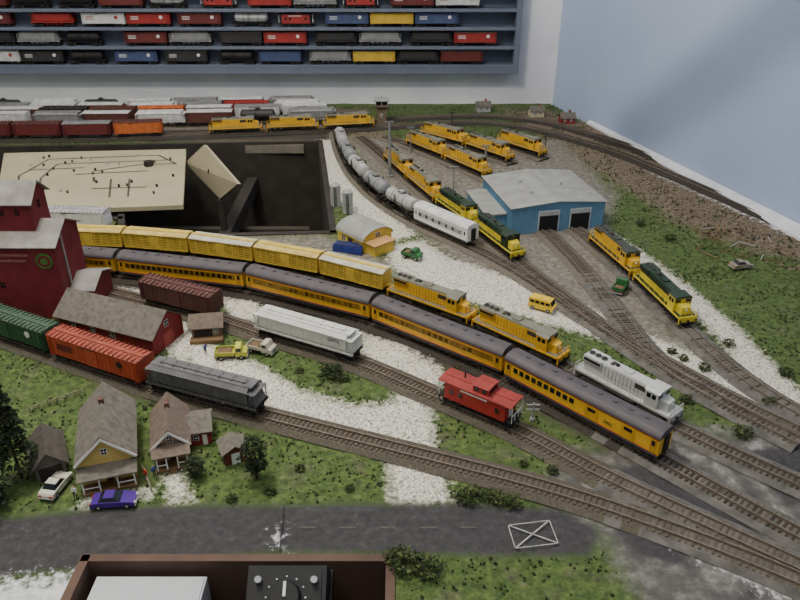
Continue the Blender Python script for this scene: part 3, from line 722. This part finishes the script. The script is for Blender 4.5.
for px, py, n, m in ((483, 111, 'signal_shed', LGR), (536, 116, 'trackside_station', mat('station_cream', (205, 192, 160), .8)), (564, 124, 'farm_house', BRED)):
    mb = MB(); gable(mb, -.022, .022, -.015, .015, 0, .02, .012, m, ROOFG, 'x', .003); win(mb, -.01, .008, .006, .008, -.015); win(mb, .01, .008, .006, .008, -.015)
    mb.box(.008-.003, .008+.003, .0, .006, .02, .04, BRED); g = nudge(G(px, py), .045); mb.obj(n, (g.x, g.y, T-.0005), .1)
def pole(px, py, h, arm=True, m=LGR, name='light_tower', r=.0016):
    mb = MB(); mb.cyl((0,0,0), (0,0,h), r, m, 8, r*.7)
    mb.cyl((0,0,0), (0,0,.004), r*2.2, m, 8)
    if arm:
        mb.box(-.01, .01, -.001, .001, h-.002, h, m)
        for x in (-.009, -.003, .003, .009): mb.box(x-.002, x+.002, -.003, .001, h, h+.003, m)
    else:
        for z in (h-.004, h-.012): mb.box(-.009, .009, -.0008, .0008, z, z+.0015, m)
    g = nudge(G(px, py), .026+r*2); mb.obj(name, (g.x, g.y, T-.0005))
MG = mat('mast_grey', (130, 130, 128), .6)
pole(398, 176, .14, m=MG, r=.0045); pole(412, 152, .07, m=MG); pole(447, 205, .09, m=MG, r=.002); pole(485, 168, .06, m=MG, r=.0035)
pole(532, 420, .03, False, name='track_signal'); pole(452, 128, .06, False, TIE, 'telegraph_pole'); pole(545, 150, .05, False, TIE, 'telegraph_pole')

# ---------------------------------------------------------------- road vehicles
def auto(name, px, py, rz, col, L=.052, kind='car', Wd=.020):
    mb = MB(); e = L/2; y = Wd/2; m = col
    if kind == 'car':
        mb.prism([(-e,.003),(e,.003),(e,.0075),(e-.004,.0092),(e*.35,.0105),(-e*.5,.0108),(-e+.002,.0098),(-e,.007)], 'y', -y, y, m)
        mb.hexa([(-e*.62,-y+.001,.0105),(e*.38,-y+.001,.0105),(e*.38,y-.001,.0105),(-e*.62,y-.001,.0105),(-e*.38,-y+.003,.0152),(e*.08,-y+.003,.0152),(e*.08,y-.003,.0152),(-e*.38,y-.003,.0152)], GLS)
        mb.box(-e*.38, e*.08, -y+.003, y-.003, .015, .0158, m)
    elif kind == 'van':
        mb.prism([(-e,.003),(e,.003),(e+.0005,.010),(e-.003,.0125),(e-.006,.021),(-e+.001,.0215),(-e,.014)], 'y', -y, y, m)
        for s in (-1, 1):
            for k in range(4): mb.box(-e+.003+k*.0095, -e+.0105+k*.0095, s*y-.0004, s*y+.0004, .0135, .0185, GLS)
        mb.hexa([(e-.0028,-y+.002,.013),(e-.0022,-y+.002,.013),(e-.0022,y-.002,.013),(e-.0028,y-.002,.013),(e-.0056,-y+.002,.0198),(e-.005,-y+.002,.0198),(e-.005,y-.002,.0198),(e-.0056,y-.002,.0198)], GLS)
        mb.box(-e-.0005, -e+.001, -y+.002, y-.002, .0145, .019, GLS); mb.box(-e+.004, e-.01, -y+.002, y-.002, .021, .0222, m)
    else:
        mb.box(-e, e, -y*.6, y*.6, .004, .007, BLK); mb.prism([(e-.018,.005),(e,.005),(e,.012),(e-.006,.0135),(e-.009,.021),(e-.018,.021)], 'y', -y, y, m)
        mb.box(e-.016, e-.009, -y-.0003, y+.0003, .0145, .0195, GLS); mb.box(-e, e-.02, -y, y, .007, .009, m)
        for s in (-1, 1): mb.box(-e, e-.02, s*y-.0007, s*y+.0007, .009, .014, m)
        mb.box(-e, -e+.001, -y, y, .009, .014, m); mb.box(-e+.004, e-.024, -y+.002, y-.002, .009, .0125, WOOD)
    for xx in (-e*.62, e*.64):
        for s in (-1, 1): mb.cyl((xx, s*(y-.0035), .0035), (xx, s*(y+.0003), .0035), .0035, BLK, 12); mb.cyl((xx, s*y, .0035), (xx, s*(y+.0006), .0035), .0018, LGR, 8)
    for s in (-1, 1): mb.box(e-.0005, e+.0005, s*y*.7-.002, s*y*.7+.002, .006, .008, WHT); mb.box(-e-.0004, -e+.0004, s*y*.7-.002, s*y*.7+.002, .006, .008, RED)
    mb.box(e-.001, e+.001, -y, y, .003, .0045, LGR); mb.box(-e-.001, -e+.001, -y, y, .003, .0045, LGR)
    g = nudge(G(px, py), .036); return mb.obj(name, (g.x, g.y, T+.001), rz)
auto('sports_car', 115, 504, .1, mat('car_purple', (72, 40, 130), .25, .1))
auto('sedan_car', 57, 489, 1.4, mat('car_cream', (200, 196, 180), .3, .1), L=.044)
VY = mat('vehicle_yellow', (232, 192, 46), .4, .15)
auto('yellow_van', 542, 309, -.55, VY, L=.045, kind='van')
auto('dump_truck', 232, 357, .1, mat('truck_yellow_green', (186, 186, 70), .5), L=.05, kind='truck')
auto('flatbed_truck', 262, 352, -.35, mat('truck_white', (190, 185, 165), .5), L=.045, kind='truck')
auto('pickup_truck', 412, 258, -.5, mat('truck_green', (50, 110, 60), .5), L=.04, kind='truck')
auto('pickup_truck', 618, 291, 1.0, mat('truck_green', (50, 110, 60), .5), L=.04, kind='truck')
auto('dump_truck', 462, 141, -.3, VY, L=.045, kind='truck')
auto('sedan_car', 740, 268, .2, mat('car_tan', (150, 140, 120), .5), L=.04)

# ---------------------------------------------------------------- people
def person(px, py, shirt, pants, rz=0, arm=.3):
    skin = mat('skin', (200, 150, 120), .7)
    V = {'pel': (0,0,.95,.15), 'wa': (0,0,1.1,.14), 'ch': (0,0,1.35,.17), 'nk': (0,0,1.52,.07), 'hd': (0,.01,1.62,.10), 'ht': (0,.01,1.74,.09)}
    E = [('pel','wa'),('wa','ch'),('ch','nk'),('nk','hd'),('hd','ht')]
    for s, t in ((-1, 'l'), (1, 'r')):
        V.update({'hip'+t: (s*.10,0,.88,.10), 'kn'+t: (s*.12,.03*s,.5,.07), 'an'+t: (s*.12,-.02*s,.09,.05), 'to'+t: (s*.13,.14-.02*s,.05,.045),
                  'sh'+t: (s*.2,0,1.42,.075), 'el'+t: (s*.27,0,1.13,.055), 'wr'+t: (s*.28,arm*.5,.92,.04), 'ha'+t: (s*.28,arm*.6,.84,.045)})
        E += [('pel','hip'+t),('hip'+t,'kn'+t),('kn'+t,'an'+t),('an'+t,'to'+t),('ch','sh'+t),('sh'+t,'el'+t),('el'+t,'wr'+t),('wr'+t,'ha'+t)]
    ks = list(V); me = bpy.data.meshes.new('person'); me.from_pydata([V[k][:3] for k in ks], [(ks.index(a), ks.index(b)) for a, b in E], [])
    o = bpy.data.objects.new('person', me); bpy.context.scene.collection.objects.link(o)
    md = o.modifiers.new('skin', 'SKIN'); 
    for i, k in enumerate(ks): me.skin_vertices[0].data[i].radius = (V[k][3], V[k][3]*.85)
    me.skin_vertices[0].data[0].use_root = True
    o.modifiers.new('ss', 'SUBSURF').levels = 1
    bpy.context.view_layer.update()
    em = bpy.data.meshes.new_from_object(o.evaluated_get(bpy.context.evaluated_depsgraph_get())); o.modifiers.clear(); o.data = em
    em.materials.clear()
    for m in (skin, shirt, pants, mat('hair_brown', (60, 40, 28), .9)): em.materials.append(m)
    for p in em.polygons:
        z = p.center.z; p.material_index = 3 if z > 1.74 or (z > 1.62 and p.center.y < -.03) else (0 if z > 1.5 else (2 if z < .97 and abs(p.center.x) < .22 else (1 if z > .95 else 0))); p.use_smooth = True
    o.scale = (.0115,)*3; g = nudge(G(px, py), .03); o.location = (g.x, g.y, T-.0002); o.rotation_euler = (0, 0, rz)
SB = mat('shirt_blue', (60, 80, 150), .8); SR = mat('shirt_red', (190, 50, 40), .8); PB = mat('trousers_dark', (40, 42, 60), .8)
person(147, 480, SR, PB, 2.5); person(155, 477, SB, PB, -2.2, .1); person(76, 498, WHT, PB, 3, .4); person(206, 354, SB, PB, 1)

# ---------------------------------------------------------------- vegetation
TRUNK = mat('trunk', (70, 52, 38), .9)
LEAF = [mat('leaf_dark', (38, 46, 28), .95), mat('leaf_green', (58, 74, 38), .95), mat('leaf_olive', (88, 96, 52), .95)]
def tree(name, px, py, h, r, n=900, cols=(0, 1), cone=False, trunk=True):
    mb = MB()
    if trunk:
        mb.cyl((0,0,0), (0,0,h*.8), r*.09, TRUNK, 7, r*.03)
        for k in range(7):
            a = k*2.4; z = h*(.3+.07*k); mb.cyl((0,0,z), (r*.6*math.cos(a), r*.6*math.sin(a), z+h*.1), r*.035, TRUNK, 5, r*.01)
    z0 = .18 if trunk else 0
    for _ in range(n):
        t = random.random(); a = random.uniform(0, 6.28)
        if cone: rr = r*(1-t)**.7*random.uniform(.5, 1)*(1+.25*math.sin(t*40)); z = h*(z0+(1-z0)*t)
        else: rr = r*math.sqrt(max(0, 1-(2*t-1)**2))*random.uniform(.55, 1)*(1+.25*math.sin(3*a+t*9)); z = h*(z0+(1-z0)*t)
        c = Vector((rr*math.cos(a), rr*math.sin(a), max(z, .001))); q = r*random.uniform(.07, .16)+.0006
        p = [c+Vector((random.uniform(-q, q), random.uniform(-q, q), random.uniform(-q*.7, q*.7))) for _ in range(4)]
        for v in p: v.z = max(v.z, 0)
        mb.add(p, [(0, 1, 2), (0, 2, 3), (0, 1, 3), (1, 2, 3)], LEAF[random.choice(cols)])
    g = nudge(G(px, py), r+.026); mb.obj(name, (g.x, g.y, T-.0005), norm=False)
tree('conifer_tree', 22, 478, .165, .024, 2600, (0, 0, 0, 1), True)
tree('tree', 257, 478, .065, .017, 900, (0, 0, 1)); tree('tree', 196, 476, .028, .013, 500, (0, 1))
tree('tree', -8, 508, .045, .025, 700, (0, 0, 1)); tree('bush', 334, 374, .018, .018, 500, (0, 1, 1), trunk=False)
for px, py, r in ((465, 500, .015), (500, 490, .012), (515, 497, .012), (480, 497, .010), (405, 567, .02), (430, 572, .016), (395, 560, .012), (770, 425, .014), (755, 418, .01), (700, 380, .01), (232, 500, .007), (560, 470, .008), (690, 400, .01), (785, 375, .012), (640, 225, .01), (670, 240, .012), (345, 380, .008), (590, 420, .007), (728, 345, .01), (510, 130, .01), (455, 372, .008), (300, 372, .007), (655, 352, .008), (680, 362, .008), (520, 470, .006), (300, 470, .007), (350, 490, .006), (270, 492, .008)):
    tree('bush', px, py, r*1.1, r, 260, (0, 1, 1, 2), trunk=False)
RCK = mat('rock', (132, 120, 102), .95, .4, 200)
mb = MB()
for _ in range(140):
    px = random.uniform(655, 800); py = 200+(px-655)*.36+random.uniform(-6, 22); g = G(px, py)
    if kd.find((g.x, g.y, 0))[2] < .03: continue
    r = random.uniform(.002, .005); mb.ball((g.x, g.y, T), r, RCK if random.random() < .7 else TIE, (1, random.uniform(.6, 1), .7), 6, 4)
mb.obj('rock_pile')
mb = MB()
for _ in range(34):
    g = G(random.uniform(700, 792), random.uniform(228, 262)); a = random.uniform(0, 3); l = random.uniform(.008, .022)
    if kd.find((g.x, g.y, 0))[2] < .035: continue
    mb.cyl((g.x-l*math.cos(a), g.y-l*math.sin(a), T+.002), (g.x+l*math.cos(a), g.y+l*math.sin(a), T+.003), .001, WOOD if random.random() < .8 else LGR, 6)
mb.obj('lumber_scraps')
mb = MB()
FW = mat('fence_wood', (150, 140, 122), .9)
for a, b in (((30,412),(85,393)), ((142,468),(152,492))):
    A = G(*a); B = G(*b); n = max(2, int((B-A).length/.012))
    for k in range(n+1):
        p = A.lerp(B, k/n); mb.cyl((p.x, p.y, T-.001), (p.x, p.y, T+.010), .0008, FW, 5)
    for z in (.004, .008): mb.cyl((A.x, A.y, T+z), (B.x, B.y, T+z), .0006, FW, 5)
mb.obj('wooden_fence')

# road markings
mb = MB(); RM = mat('road_paint_white', (176, 176, 170), .8, .4, 250); RY = mat('road_paint_faded', (112, 106, 84), .8, .4)
def stroke(a, b, w, m, z=.0030):
    A = G(*a); B = G(*b); d = (B-A).normalized(); n = Vector((-d.y, d.x, 0))*w/2
    mb.add([(*(A-n).xy, T+z), (*(B-n).xy, T+z), (*(B+n).xy, T+z), (*(A+n).xy, T+z)], [(0, 1, 2, 3)], m)
stroke((508, 527), (549, 522), .0011, RM); stroke((549, 522), (558, 545), .0011, RM); stroke((558, 545), (515, 550), .0011, RM); stroke((515, 550), (508, 527), .0011, RM)
stroke((508, 527), (558, 545), .0016, RM); stroke((549, 522), (515, 550), .0016, RM)
for x in range(300, 500, 40): stroke((x, 529), (x+16, 529), .0009, RY)
stroke((284, 506), (280, 551), .0012, BLK, .0028)
mb.obj('road_markings', parent=table)

# ---------------------------------------------------------------- control panel, lid, throttle, box
mb = MB(); CP = mat('panel_cream', (176, 166, 136), .7, .15, 8); q = [G(*p, .012) for p in ((4, 153), (186, 149), (183, 205), (-6, 212))]
q2 = [Vector((p.x, p.y, T+.0016)) for p in q]
mb.hexa([tuple(p) for p in (q2[3], q2[2], q2[1], q2[0], q[3], q[2], q[1], q[0])], CP)
def line(a, b, w=.003, m=BLK):
    def P(u, v): return (q[0].lerp(q[1], u)).lerp(q[3].lerp(q[2], u), v)
    A = P(*a); B = P(*b); d = (B-A).normalized(); n = Vector((-d.y, d.x, 0))*w/2; z = Vector((0, 0, .0008))
    mb.add([A-n+z, B-n+z, B+n+z, A+n+z], [(0, 1, 2, 3)], m)
PL = mat('panel_lines', (84, 78, 68), .7)
for a, b in (((.25,.15),(.85,.12)),((.3,.25),(.9,.22)),((.15,.35),(.45,.33)),((.25,.15),(.1,.45)),((.1,.45),(.12,.8)),((.12,.8),(.2,.9)),((.3,.25),(.22,.5)),((.22,.5),(.22,.75)),((.5,.4),(.75,.3)),((.4,.45),(.8,.42)),((.75,.3),(.95,.3)),((.85,.12),(.95,.3)),((.6,.55),(.6,.85)),((.7,.55),(.7,.85)),((.5,.7),(.8,.7))): line(a, b, .005, PL)
for _ in range(34):
    u, v = random.uniform(.1, .95), random.uniform(.1, .9); p = (q[0].lerp(q[1], u)).lerp(q[3].lerp(q[2], u), v)
    mb.cyl(p, p+Vector((0, 0, .006)), .003, random.choice([BLK, LGR, PL]), 8)
p = (q[0].lerp(q[1], .8)).lerp(q[3].lerp(q[2], .8), .32); mb.cyl(p, p+Vector((0, 0, .012)), .012, BLK, 16)
mb.obj('track_control_panel')
mb = MB()
c = [G(188, 163, -.02), G(223, 199, -.02), G(241, 184, .065), G(207, 145, .065)]
nrm = (c[1]-c[0]).cross(c[3]-c[0]).normalized()*.008
mb.hexa([tuple(p) for p in c]+[tuple(p+nrm) for p in c], CP); pm = (c[0]+c[1]+c[2]+c[3])/4+nrm
mb.cyl(pm, pm+nrm*.6, .006, BLK, 12); mb.cyl(c[0].lerp(c[2], .3)+nrm, c[0].lerp(c[2], .3)+nrm*1.4, .003, LGR, 8)
mb.box(c[1].x-.012, c[1].x+.002, c[1].y-.01, c[1].y+.002, T-.32, T-.02, DWD)
mb.obj('tilted_panel_lid')
mb = MB(); g = G(290, 585, -.0); M_ = Matrix.Translation((g.x, g.y+.004, T-.032)) @ Matrix.Rotation(math.radians(34), 4, 'X') @ Matrix.Scale(1.2, 4); mb.M = M_
PBK = mat('power_pack_black', (22, 22, 24), .6, .15)
mb.box(-.034, .034, -.03, .026, 0, .045, PBK); mb.box(-.036, .036, -.032, .028, -.004, .004, PBK); mb.box(-.03, .03, -.026, .022, .045, .0465, mat('pack_face', (34, 34, 36), .7))
mb.cyl((0, 0, .046), (0, 0, .056), .014, PBK, 20, .012); mb.box(-.0012, .0012, 0, .012, .056, .0575, WHT)
for k in range(9):
    t = math.radians(-30+k*30); mb.box(.017*math.cos(t)-.0006, .017*math.cos(t)+.0006, .017*math.sin(t)-.0006, .017*math.sin(t)+.0006, .0465, .0470, WHT)
for x in (-.024, .024): mb.box(x-.003, x+.003, -.018, -.010, .0465, .052, LGR); mb.cyl((x, .014, .0465), (x, .014, .052), .003, LGR, 10)
mb.M = None
mb.box(g.x-.03, g.x+.03, g.y-.04, g.y, T-.25, T-.04, DWD)
mb.obj('throttle_power_pack')
mb = MB(); CB = mat('carton_white', (190, 192, 196), .6, .15, 10)
x0, x1 = CUT[0][0]+.01, G(208, 580, -.02).x; y1 = CUT[0][1]-.008
mb.box(x0, x1, y1-.14, y1, T-.25, T-.014, CB)
mb.box(x0+.002, x1-.002, y1-.138, y1-.07, T-.014, T-.012, WHT); mb.box(x0+.002, x1-.002, y1-.069, y1-.002, T-.014, T-.0125, CB); mb.obj('cardboard_carton')

# ---------------------------------------------------------------- room
def wmat(name, rgb, rgb2, sc):
    m = bpy.data.materials.new(name); m.use_nodes = True; nt = m.node_tree; b = nt.nodes['Principled BSDF']; b.inputs['Roughness'].default_value = .8
    tc = nt.nodes.new('ShaderNodeTexCoord'); n = nt.nodes.new('ShaderNodeTexNoise'); n.inputs['Scale'].default_value = sc; n.inputs['Detail'].default_value = 6
    nt.links.new(tc.outputs['Object'], n.inputs['Vector']); r = nt.nodes.new('ShaderNodeValToRGB')
    r.color_ramp.elements[0].position = .35; r.color_ramp.elements[1].position = .65
    r.color_ramp.elements[0].color = (*lin(rgb), 1); r.color_ramp.elements[1].color = (*lin(rgb2), 1)
    nt.links.new(n.outputs['Fac'], r.inputs['Fac']); nt.links.new(r.outputs['Color'], b.inputs['Base Color'])
    bp = nt.nodes.new('ShaderNodeBump'); bp.inputs['Strength'].default_value = .15; bp.inputs['Distance'].default_value = .004
    n2 = nt.nodes.new('ShaderNodeTexNoise'); n2.inputs['Scale'].default_value = 60; nt.links.new(tc.outputs['Object'], n2.inputs['Vector'])
    nt.links.new(n2.outputs['Fac'], bp.inputs['Height']); nt.links.new(bp.outputs['Normal'], b.inputs['Normal']); return m
mb = MB(); mb.box(-2.6, WA.x+.1, YW, YW+.1, 0, 2.8, wmat('wall_white_plaster', (218, 218, 226), (238, 238, 242), 4)); mb.obj('wall_back')
e = Vector((WA.x, WA.y))+wdir*3.9
mb = MB(); nn = wn*.1
mb.hexa([(WA.x, WA.y, 0), (e.x, e.y, 0), (e.x+nn.x, e.y+nn.y, 0), (WA.x+nn.x, WA.y+nn.y, 0), (WA.x, WA.y, 2.8), (e.x, e.y, 2.8), (e.x+nn.x, e.y+nn.y, 2.8), (WA.x+nn.x, WA.y+nn.y, 2.8)], wmat('wall_pale_blue', (170, 186, 218), (180, 195, 224), 3)); mb.obj('wall_right')
mb = MB(); mb.box(-2.6, 2.4, -1.2, YW+.1, -.02, 0, mat('concrete_floor', (96, 92, 88), .8, .3, 6)); mb.obj('floor')
mb = MB(); mb.box(-2.6, 2.4, -1.2, YW+.1, 2.8, 2.84, mat('ceiling_white', (225, 225, 222), .9, .08, 6)); mb.obj('ceiling')
mb = MB(); PLS = mat('plaster_white', (225, 226, 230), .8, .15, 30)
a = Vector((WA.x, WA.y))+wdir*.25; b = Vector((WA.x, WA.y))+wdir*2.2; i = -wn
mb.hexa([(a.x+i.x*.016, a.y+i.y*.016, T-.04), (b.x+i.x*.045, b.y+i.y*.045, T-.04), (b.x, b.y, T-.04), (a.x, a.y, T-.04), (a.x+i.x*.012, a.y+i.y*.012, T+.004), (b.x+i.x*.04, b.y+i.y*.04, T+.003), (b.x, b.y, T+.03), (a.x, a.y, T+.01)], PLS); mb.obj('trim_1')
# display shelf
SHM = mat('shelf_blue_grey', (104, 112, 128), .5, .12, 10); SHB = mat('shelf_back', (92, 100, 118), .6, .1, 10)
D = .055; yf = YW-D
zs = [W(400, y, yf).z for y in (65.5, 47, 28, 9.5)]; dz = zs[1]-zs[0]; zs += [zs[3]+dz, zs[3]+2*dz, zs[3]+3*dz]
xr = W(514, 50, yf).x; xl = -1.6
mb = MB(); mb.box(xl, xr, YW-.006, YW, zs[0]-.02, zs[-1], SHB)
for z in zs: mb.box(xl, xr, yf, YW-.004, z-.006, z, SHM); mb.box(xl, xr, yf-.003, yf, z-.007, z+.003, SHM)
mb.box(xl, xr, yf-.003, YW, zs[0]-.026, zs[0]-.006, SHM)
mb.box(xr, xr+.018, yf-.005, YW, zs[0]-.026, zs[-1], SHM); mb.obj('display_shelf')
mb = MB()
for z in zs[:-1]:
    x = xl+.08
    while x < xr-.16:
        r = random.random(); Lc = .137
        if r < .10: x += random.uniform(.03, .09); continue
        mb.M = Matrix.Translation((x+Lc/2, YW-.03, z+.0002)); c = random.choice(PALM+[PALM[4], PALM[0], PALM[8], PALM[2], PALM[0], PALM[8]])
        if r < .30: hopper(mb, Lc, random.choice([PALM[8], PALM[5], c]))
        elif r < .45: tankcar(mb, .12, random.choice([PALM[8], PALM[2]]))
        elif r < .52: caboose(mb, .11, PALM[6], PALM[8])
        else: boxcar(mb, Lc, c, random.choice([c, PALM[5]]), mark=random.choice([None, WHT]) if c is not PALM[2] else PALM[6])
        x += Lc+.006+random.choice([0, 0, .02])
mb.M = None; mb.obj('shelf_freight_cars', norm=False)

# ---------------------------------------------------------------- light & camera
FXM = mat('fixture_white', (230, 230, 228), .5)
def area(name, loc, sx, sy, e, col=(1, 1, 1)):
    l = bpy.data.lights.new(name, 'AREA'); l.shape = 'RECTANGLE'; l.size = sx; l.size_y = sy; l.energy = e; l.color = col
    o = bpy.data.objects.new('tube_light', l); bpy.context.scene.collection.objects.link(o)
    mb = MB(); mb.box(-sx/2-.02, sx/2+.02, -sy/2-.02, sy/2+.02, .01, .05, FXM); f = mb.obj(name, loc); o.parent = f
area('fluorescent_fixture', (-.5, 1.55, 2.75), 1.2, .3, 10, (1, .96, .88)); area('fluorescent_fixture', (-.3, .1, 2.75), 1.2, .3, 10, (1, .96, .88))
LP_ = Vector((-.55, .95, 2.62))
l = bpy.data.lights.new('shadow_lamp_bulb', 'POINT'); l.energy = 58; l.shadow_soft_size = .09; l.color = (1, .95, .86)
f = MB(); f.cyl((0,0,.11), (0,0,.18), .03, FXM, 16); f.cyl((0,0,.095), (0,0,.115), .07, FXM, 20, .03); f = f.obj('added_shadow_lamp', LP_)  # small lamp added to throw the pipe's shadow onto the right wall
o = bpy.data.objects.new('shadow_lamp_bulb', l); bpy.context.scene.collection.objects.link(o); o.parent = f
def RW(px, py):
    v = py-300; d = Vector((px-400, F*C-v*S, -(F*S+v*C))); t = ((WA.x)*wn.x+(WA.y)*wn.y)/(d.x*wn.x+d.y*wn.y)
    return Vector((0, 0, T+H))+d*t
a = RW(622, 142).lerp(LP_, .36); b = RW(800, 8).lerp(LP_, .36); b2 = a+(b-a)*((2.8-a.z)/(b.z-a.z))
DM = mat('shadow_caster_grey', (150, 150, 150), .4, .15, 20, .4)
mb = MB(); mb.cyl(a, b2, .047, DM, 24)  # unseen pipe with hangers, added to cast the soft band on the right wall
for k in (.15, .55): p = a.lerp(b2, k); mb.cyl(p, (p.x, p.y, 2.8), .003, DM, 6)
print('shadow_caster', a, b, b2)
mb.obj('added_shadow_caster')
w = bpy.data.worlds.new('World'); bpy.context.scene.world = w; w.use_nodes = True
w.node_tree.nodes['Background'].inputs[0].default_value = (.9, .94, 1, 1); w.node_tree.nodes['Background'].inputs[1].default_value = .4
cd = bpy.data.cameras.new('camera'); cd.sensor_width = 36; cd.lens = F/800*36; cd.clip_start = .02
co = bpy.data.objects.new('camera', cd); bpy.context.scene.collection.objects.link(co); co.location = (0, 0, T+H); co.rotation_euler = (math.pi/2-TH, 0, 0)
bpy.context.scene.camera = co
